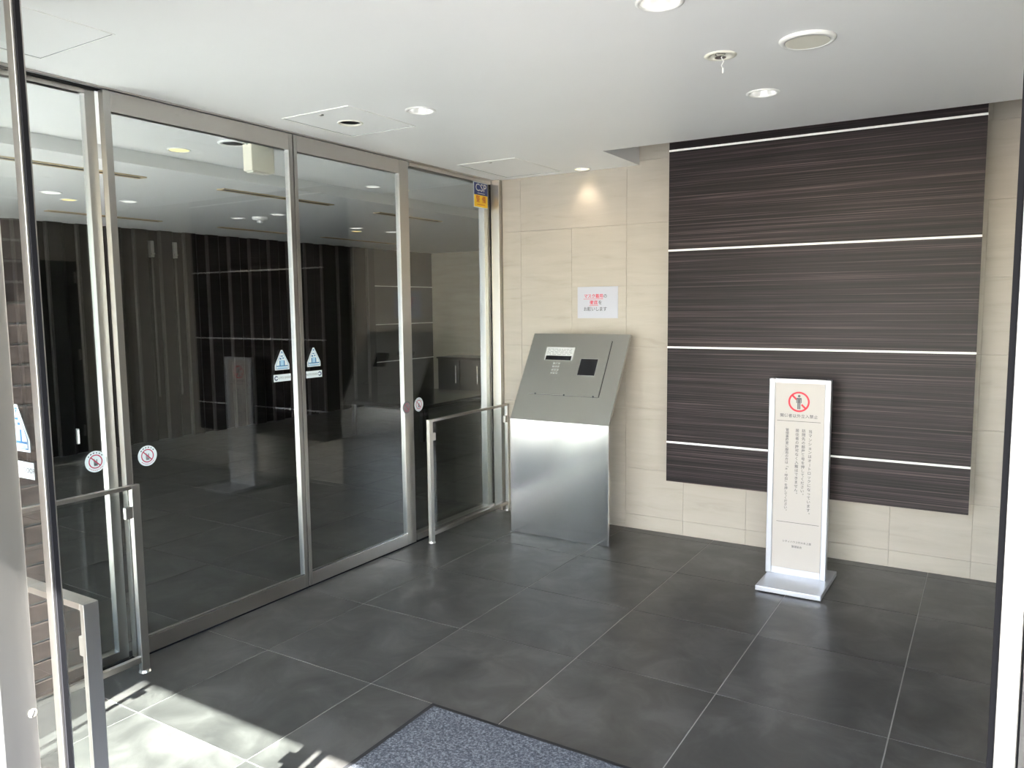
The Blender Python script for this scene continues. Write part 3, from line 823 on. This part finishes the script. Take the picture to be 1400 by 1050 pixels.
# sprinkler
x, y, r = SPR
sp = thing('fire_sprinkler', (x, y, ZC), 'recessed fire sprinkler with chrome deflector and dangling thread', 'sprinkler')
MB().lathe((x, y, ZC), [(r * 0.92, 0.03), (r * 0.92, -0.002), (r * 1.15, -0.005), (r * 1.42, -0.002), (r * 1.42, 0.0005)], 40).build('trim_ring', 'cream_plastic', sp, smooth=True)
MB().cap((x, y, ZC), r, 0.030).build('well', 'ink_grey', sp)
MB().lathe((x, y, ZC), [(0.010, 0.03), (0.010, 0.012), (0.015, 0.010), (0.015, 0.006), (0.0005, 0.005)], 20).build('head', 'steel_bright', sp)
for q in (-1, 1): MB().tube([(x + q * 0.013, y, ZC + 0.02), (x + q * 0.017, y, ZC + 0.004), (x + q * 0.006, y, ZC - 0.006)], 0.0025).build('frame_arm', 'steel_bright', sp)
MB().lathe((x, y, ZC - 0.007), [(0.0005, 0.001), (0.019, 0.001), (0.020, -0.001), (0.0005, -0.001)], 20).build('deflector', 'steel_bright', sp)
MB().tube([(x + 0.002, y, ZC - 0.006), (x + 0.012, y + 0.002, ZC - 0.022), (x + 0.004, y, ZC - 0.036), (x + 0.010, y, ZC - 0.048)], 0.0016, 6).tube([(x + 0.010, y, ZC - 0.046), (x + 0.009, y, ZC - 0.064)], 0.0032, 8).build('thread', 'trim_white', sp)

# ------------------------------------------------------------------ stickers
XG = -0.0053          # front of the sliding panes
def sticker_frame(o): return Vector(o), Vector((0, 1, 0)), Vector((0, 0, 1)), Vector((1, 0, 0))
def round_sticker(px, py, x, r, label, mats=('sticker_white', 'ink_crimson')):
    p = at(px, py, 0, x); o, u, v, n = sticker_frame(p)
    d = disc(MB(), o, u, v, n, 0, 0, r, 0.0006).build('round_sticker', mats[0], None, p)
    tag(d, label, 'sticker', 'round do not touch stickers')
    mb = ring(MB(), o, u, v, n, 0, 0, r * 0.56, r * 0.66, 0.0009)
    q = [Vector((-0.50, 0.42)), Vector((-0.43, 0.50)), Vector((0.50, -0.42)), Vector((0.43, -0.50))]
    mb.face([o + u * (a.x * r) + v * (a.y * r) + n * 0.0009 for a in q])
    mb.build('prohibition_mark', mats[1], d)
    mb = MB()
    for k in range(6):
        a = math.radians(140 - k * 20); c = Vector((math.cos(a), math.sin(a))) * r * 0.82; tn = Vector((math.sin(a), -math.cos(a)))
        hw, hh = r * random.uniform(0.05, 0.085), r * 0.055; nr = Vector((math.cos(a), math.sin(a)))
        mb.face([o + u * (c.x + tn.x * i * hw + nr.x * jj * hh) + v * (c.y + tn.y * i * hw + nr.y * jj * hh) + n * 0.0009 for i, jj in ((-1, -1), (1, -1), (1, 1), (-1, 1))])
    mb.build('rim_print', 'ink_grey', d)
    mb = MB()
    for k in range(8):
        a = math.radians(225 + k * 13); c = Vector((math.cos(a), math.sin(a))) * r * 0.82; tn = Vector((math.sin(a), -math.cos(a))); nr = Vector((math.cos(a), math.sin(a)))
        hw, hh = r * 0.06, r * 0.03
        mb.face([o + u * (c.x + tn.x * i * hw + nr.x * jj * hh) + v * (c.y + tn.y * i * hw + nr.y * jj * hh) + n * 0.0009 for i, jj in ((-1, -1), (1, -1), (1, 1), (-1, 1))])
    mb.build('lower_print', 'ink_crimson', d)
    mb = MB()
    for (a0_, b0_, a1_, b1_) in ((-0.05, -0.35, 0.05, 0.1), (0.07, -0.3, 0.17, 0.2), (-0.17, -0.3, -0.07, 0.25), (-0.15, -0.42, 0.2, -0.2)):
        plate(mb, o + n * 0.0006, u, v, n, a0_ * r, b0_ * r, a1_ * r, b1_ * r, 0.0001)
    mb.build('hand_pictogram', 'ink_light_grey', d)
round_sticker(201.5, 623, XG, 0.044, 'round white sticker with red prohibition mark on the sliding door glass')
round_sticker(130.5, 631, -0.0565, 0.044, 'round white sticker with red prohibition mark on the fixed glass by the guard rail')
round_sticker(556, 557, 0.0003, 0.038, 'round grey sticker with dark red mark on the wide door stile', ('ink_light_grey', 'ink_crimson'))
round_sticker(572.5, 553, -0.0198, 0.044, 'round sticker half hidden behind the wide door stile')

def tri_sticker(o, u, v, n, label):
    o, u, v, n = Vector(o), Vector(u), Vector(v), Vector(n)
    pts = [(-0.005, 0.057), (0.005, 0.057), (0.047, -0.018), (0.047, -0.043), (-0.047, -0.043), (-0.047, -0.018)]
    d = tag(MB().prism([o + u * a + v * b for a, b in pts], n * 0.0006).build('triangle_sticker', 'sticker_white', None, o), label, 'sticker', 'triangular caution stickers')
    mb = MB()
    for q in ([(-0.004, 0.046), (0.004, 0.046), (0.0, 0.036)],):
        mb.face([o + u * a + v * b + n * 0.0008 for a, b in q])
    # thin inner outline
    inner = [(a * 0.86, b * 0.88) for a, b in pts]; inn2 = [(a * 0.80, b * 0.82) for a, b in pts]
    for i in range(6):
        k2 = (i + 1) % 6
        mb.face([o + u * a + v * b + n * 0.0008 for a, b in (inner[i], inner[k2], inn2[k2], inn2[i])])
    # bar with wording strip, figures pressing at the doors
    for q in ((-0.036, -0.026, 0.036, -0.021), (-0.017, -0.021, -0.011, 0.004), (0.011, -0.021, 0.017, 0.004), (-0.016, 0.010, -0.004, 0.018), (0.003, 0.013, 0.013, 0.019), (-0.009, 0.024, 0.007, 0.029)):
        plate(mb, o + n * 0.0006, u, v, n, q[0], q[1], q[2], q[3], 0.0003)
    mb.build('pictogram', 'ink_blue', d)
    mb = MB()
    plate(mb, o + n * 0.0006, u, v, n, -0.0105, -0.021, 0.0105, 0.007, 0.0002)
    plate(mb, o + n * 0.0006, u, v, n, -0.030, -0.037, 0.030, -0.029, 0.0002)
    mb.build('blue_field', 'sticker_pale_blue', d)
    return d
Yv, Zv, Xv = (0, 1, 0), (0, 0, 1), (1, 0, 0)
for px, py, lab in ((385.5, 494, 'triangular blue caution sticker on the door leaf with the round red sticker'), (428.8, 490, 'triangular blue caution sticker on the door leaf next to the kiosk')):
    tri_sticker(at(px, py, 0, XG), Yv, Zv, Xv, lab)
def auto_label(o, u, v, n, arrow_left, label):
    o, u, v, n = Vector(o), Vector(u), Vector(v), Vector(n)
    d = tag(plate(MB(), o, u, v, n, -0.056, -0.018, 0.056, 0.018, 0.0006).build('door_label', 'sticker_white', None, o), label, 'sticker', 'small lettered door labels')
    sgn = -1 if arrow_left else 1
    mb = MB()
    c = sgn * 0.040
    ring(mb, o, u, v, n, c, 0, 0.0065, 0.0120, 0.0009, 24)
    d2 = mb.build('door_emblem', 'ink_navy', d)
    plate(MB(), o + n * 0.0009, u, v, n, c + (0.001 if sgn < 0 else -0.013), -0.004, c + (0.013 if sgn < 0 else -0.001), 0.004, 0.0003).build('emblem_notch', 'sticker_white', d)
    put_text(MB(), [('AUTO DOOR', -sgn * 0.013, 0.0, 0.0155)], o + n * 0.0009, u, v).build('lettering', 'ink_light_grey', d)
    return d
auto_label(at(386, 516.5, 0, XG), Yv, Zv, Xv, True, 'small white automatic door label on the leaf with the round red sticker')
auto_label(at(429.5, 511.5, 0, XG), Yv, Zv, Xv, False, 'small white automatic door label on the leaf next to the kiosk')
# outer door stickers
yo = YF - 0.0048
p = at(42, 619, 1, yo)
tri_sticker((p.x - 0.047, yo, p.z + 0.043), (1, 0, 0), Zv, (0, -1, 0), 'triangular blue caution sticker on the outer door glass')
p = at(47, 645, 1, yo)
auto_label((p.x - 0.056, yo, p.z), (1, 0, 0), Zv, (0, -1, 0), True, 'small white automatic door label on the outer door glass')
# security sticker
xs_ = -0.0198
p0, p1 = at(648, 249, 0, xs_), at(666.5, 285, 0, xs_)
yy0, yy1, zz0, zz1 = p0.y, p1.y, p1.z, p0.z + 0.002
zm = (zz0 + zz1) / 2
o = Vector((xs_, yy0, zz0))
sec = tag(B(xs_, yy0 - 0.008, zz0 - 0.006, xs_ + 0.0005, yy1 + 0.002, zz1 + 0.006).build('security_sticker', 'sticker_white', None, (xs_, (yy0 + yy1) / 2, zz0)), 'blue and yellow security sticker high on the fixed glass near the jamb', 'sticker')
B(xs_ + 0.0005, yy0, zm, xs_ + 0.0009, yy1, zz1).build('blue_field', 'sticker_blue', sec)
B(xs_ + 0.0005, yy0, zz0, xs_ + 0.0009, yy1, zm).build('yellow_field', 'sticker_yellow', sec)
W_ = yy1 - yy0
put_text(MB(), [('CSP', W_ / 2, zm - zz0 + 0.048, 0.072)], o + Vector((0.0014, 0, 0)), Yv, Zv, 1.15).build('emblem_lettering', 'label_silver', sec)
plate(MB(), o + Vector((0.0010, 0, 0)), Yv, Zv, Xv, W_ * 0.25, zm - zz0 + 0.010, W_ * 0.8, zm - zz0 + 0.014, 0.0003).build('emblem_underline', 'label_silver', sec)
for ch, fa in (('警', 0.27), ('備', 0.72)): put_text(MB(), [(ch, W_ * fa, 0.050, 0.050)], o + Vector((0.0014, 0, 0)), Yv, Zv).build('warning_character', 'ink_orange', sec)
mb = MB()
for k in range(6): plate(mb, o + Vector((0.0010, 0, 0)), Yv, Zv, Xv, W_ * (0.22 + 0.1 * k), 0.014, W_ * (0.29 + 0.1 * k), 0.019, 0.0003)
mb.build('small_print', 'ink_orange', sec)

# ------------------------------------------------------------------ lobby fittings
LL = [(-0.852, -1.932, 0.06, 1, 'warm lit lobby downlight close behind the inner doors near the black opening'),
      (-0.874, -0.31, 0.055, 0, 'white lobby downlight close behind the leaf next to the kiosk'),
      (-0.815, -0.03, 0.05, 1, 'warm lit lobby downlight close behind the wide door stile'),
      (-3.02, -1.49, 0.075, 0, 'white lobby downlight in the middle row nearest the street glazing'),
      (-3.30, -1.20, 0.06, 1, 'warm lit lobby downlight in the middle of the ceiling nearest the street glazing'),
      (-3.02, -0.87, 0.065, 0, 'white lobby downlight in the middle row before the smoke detector'),
      (-3.29, 0.436, 0.065, 0, 'white lobby downlight beside the smoke detector toward the ribbed wall'),
      (-2.75, 0.46, 0.065, 0, 'white lobby downlight beside the smoke detector toward the doors'),
      (-3.07, 1.87, 0.075, 0, 'white lobby downlight in the middle row past the smoke detector'),
      (-3.31, 2.13, 0.06, 1, 'warm lit lobby downlight past the smoke detector'),
      (-3.04, 2.45, 0.075, 0, 'white lobby downlight toward the beige end wall')]
for x, y, r, lit, lab in LL:
    downlight(x, y, r, lab, 'lamp_amber' if lit else 'lamp_white', 'lobby downlights', real=False)
    if lit: lamp_light(x, y, ZC - 0.02, 5, (1.0, 0.82, 0.55), '')
def diffuser(x, y0, y1, label, wdt=0.085):
    d = thing('air_diffuser', (x, (y0 + y1) / 2, ZC), label, 'air diffuser', 'lobby ceiling air diffusers')
    t = 0.014
    for q in ((x - wdt / 2, y0, x - wdt / 2 + t, y1), (x + wdt / 2 - t, y0, x + wdt / 2, y1), (x - wdt / 2 + t, y0, x + wdt / 2 - t, y0 + t), (x - wdt / 2 + t, y1 - t, x + wdt / 2 - t, y1)):
        B(q[0], q[1], ZC - 0.008, q[2], q[3], ZC + 0.001).build('frame_bar', 'tan_metal', d)
    B(x - wdt / 2 + t, y0 + t, ZC - 0.002, x + wdt / 2 - t, y1 - t, ZC + 0.001).build('slot', 'tan_metal', d)
    for q in (-0.012, 0.012): B(x + q - 0.004, y0 + t, ZC - 0.006, x + q + 0.004, y1 - t, ZC - 0.001).build('blade', 'dark_slot', d)
diffuser(-1.85, -0.885, 0.245, 'tan slot air diffuser behind the meeting of the two door leaves')
diffuser(-1.85, -2.85, -1.50, 'tan slot air diffuser behind the round warm downlight')
diffuser(-1.90, 0.884, 1.863, 'tan slot air diffuser behind the wide door stile')
diffuser(-4.12, -0.95, 0.16, 'slot air diffuser near the ribbed wall toward the street glazing')
diffuser(-4.14, 0.88, 1.80, 'slot air diffuser near the ribbed wall in the middle')
diffuser(-4.15, 2.42, 3.78, 'slot air diffuser near the ribbed wall toward the beige end wall')
sm = thing('smoke_detector', (-3.07, 0.52, ZC), 'white smoke detector on the lobby ceiling', 'smoke detector')
MB().lathe((-3.07, 0.52, ZC), [(0.072, 0.001), (0.072, -0.020), (0.055, -0.032), (0.0005, -0.034)], 32).build('base', 'trim_white', sm, smooth=True)
MB().lathe((-3.07, 0.52, ZC - 0.033), [(0.032, 0.0), (0.030, -0.022), (0.0005, -0.026)], 24).build('sensor', 'trim_white', sm, smooth=True)
# black opening and cream box close behind the doors
x, y, r = -0.455, -1.885, 0.066
hp = thing('door_sensor', (x, y, ZC), 'round black sensor opening in the lobby ceiling beside the cream box', 'sensor')
MB().lathe((x, y, ZC), [(r * 0.86, -0.002), (r, -0.008), (r * 1.22, -0.004), (r * 1.22, 0.001)], 36).build('trim_ring', 'trim_white', hp, smooth=True)
MB().lathe((x, y, ZC), [(r * 0.87, -0.0025), (0.0005, -0.002)], 36).build('opening', 'shadow_gap', hp)
eb = thing('ceiling_box', (-0.40, -1.755, ZC), 'cream box hung from the lobby ceiling behind the doors', 'box')
B(-0.44, -1.838, 2.228, -0.37, -1.682, ZC + 0.0005).build('housing', 'cream_box', eb, bevel=0.004)
B(-0.43, -1.825, 2.222, -0.38, -1.72, 2.229).build('lower_lens', 'cream_plastic', eb)
# small fittings on the ribbed wall
for y_, lab in ((-0.335, 'slim white foot light low on the ribbed lobby wall toward the street glazing'), (-0.062, 'slim white foot light low on the ribbed wall nearer the beige end wall')):
    f_ = thing('foot_light', (LX + 0.03, y_, 0.1), lab, 'wall light', 'foot lights on the ribbed wall')
    B(LX - 0.03, y_ - 0.012, 0.105, LX + 0.036, y_ + 0.012, 0.265).build('housing', 'trim_white', f_, bevel=0.003)
    B(LX + 0.036, y_ - 0.008, 0.115, LX + 0.040, y_ + 0.008, 0.255).build('lens', 'lamp_white', f_)
for y_, lab in ((0.615, 'slender bracket with rod high on the ribbed wall toward the street glazing'), (0.905, 'slender bracket with rod high on the ribbed wall toward the end wall')):
    f_ = thing('wall_bracket', (LX + 0.03, y_, 1.0), lab, 'bracket', 'brackets on the ribbed wall')
    B(LX - 0.03, y_ - 0.02, 2.07, LX + 0.05, y_ + 0.02, 2.25).build('plate', 'steel', f_, bevel=0.004)
    B(LX + 0.05, y_ - 0.02, 2.10, LX + 0.058, y_ + 0.02, 2.115).build('clip', 'steel_bright', f_)
    MB().tube([(LX + 0.034, y_, 0.5), (LX + 0.034, y_, 2.08)], 0.010, 10).build('rod', 'rib_edge', f_)
# low cabinet with slim handles and dark bench near the beige end wall
cb_ = thing('low_cabinet', (-3.95, 5.45, 0), 'dark low cabinet with slim upright handles by the beige end wall', 'cabinet')
B(-4.50, 5.22, 0.0, -3.2, LN - 0.005, 0.66).build('body', 'cabinet_dark', cb_)
B(-4.52, 5.20, 0.66, -3.18, LN - 0.005, 0.685).build('top', 'cabinet_dark', cb_, bevel=0.003)
for i in range(3):
    x0 = -4.46 + i * 0.41
    dr = B(x0, 5.203, 0.06, x0 + 0.39, 5.22, 0.64).build('cabinet_door', 'cabinet_dark', cb_, bevel=0.002)
    MB().tube([(x0 + 0.33, 5.185, 0.28), (x0 + 0.33, 5.185, 0.56)], 0.007, 8).tube([(x0 + 0.33, 5.185, 0.30), (x0 + 0.33, 5.205, 0.30)], 0.005, 6).tube([(x0 + 0.33, 5.185, 0.54), (x0 + 0.33, 5.205, 0.54)], 0.005, 6).build('handle', 'steel_bright', dr)
bn = thing('low_table', (-2.85, 2.6, 0), 'long low black glossy table in the lobby behind the fixed glass', 'table')
B(-3.35, 1.9, 0.37, -2.2, 3.4, 0.41).build('table_top', 'black_gloss', bn, bevel=0.003)
for a, b in ((-3.30, 1.95), (-2.29, 1.95), (-3.30, 3.31), (-2.29, 3.31)): B(a, b, 0, a + 0.04, b + 0.04, 0.372).build('leg', 'cabinet_dark', bn)

# ------------------------------------------------------------------ outside the entrance
struct(B(-14, -30, -0.2, 16, YF - 0.105, -0.004), 'ground', 'paving', 'pale paving outside the entrance', 'ground')
CYE = -2.985 - 2.45 * SUN_H.y / math.tan(SUN_EL)
mb = MB().box(-7.5, CYE - 0.6, 2.45, -0.30, YF - 0.15, 2.75).box(-0.30, CYE, 2.45, 2.15, YF - 0.15, 2.75).box(2.15, CYE - 2.2, 2.45, 3.95, YF - 0.15, 2.75).box(3.95, CYE, 2.45, 8.5, YF - 0.15, 2.75)  # added unseen roof, stepped outline keeps sun off doorway and lobby floor
struct(mb, 'shade_canopy', 'soffit', 'unseen dark roof slab added to shade the entrance', 'shade_canopy')
struct(B(-14, -22, -0.004, -0.31, LS - 0.06, 0.002), 'ground_bounce', 'bounce_ground', 'unseen pale ground added to bounce sunlight into the lobby', 'ground')  # out of view, added so sunlit ground brightens the lobby ceiling
struct(B(-14, -12.4, -0.004, -0.6, -12.0, 6.0), 'wall_sky_block', 'sky_block', 'unseen grey wall added to block low sky from the lobby', 'wall')  # out of view, added to keep skylight off the lobby floor
bwall = struct(B(-0.30, -7.2, -0.004, -0.012, YF - 0.15, 2.45), 'wall_outside', 'mortar', 'dark brown brick wall beside the entrance', 'wall')
bk0 = None
bh, bl = 0.066, 0.215
for r_ in range(26):
    z = 0.004 + r_ * 0.076
    yb = YF - 0.155 - (0.11 if r_ % 2 else 0.0)
    for c_i in range(11):
        yc = yb - c_i * (bl + 0.010) - bl / 2
        if yc + bl / 2 > YF - 0.15: continue
        c = (-0.006, yc, z + bh / 2)
        if bk0 is None:
            bk0 = B(-0.02, yc - bl / 2, z, 0.0, yc + bl / 2, z + bh).build('brick', 'brick', bwall, c, bevel=0.002, seg=1)
        else: share(bk0, 'brick', bwall, c)

for o in bpy.data.objects:
    if '_w' in o: del o['_w']
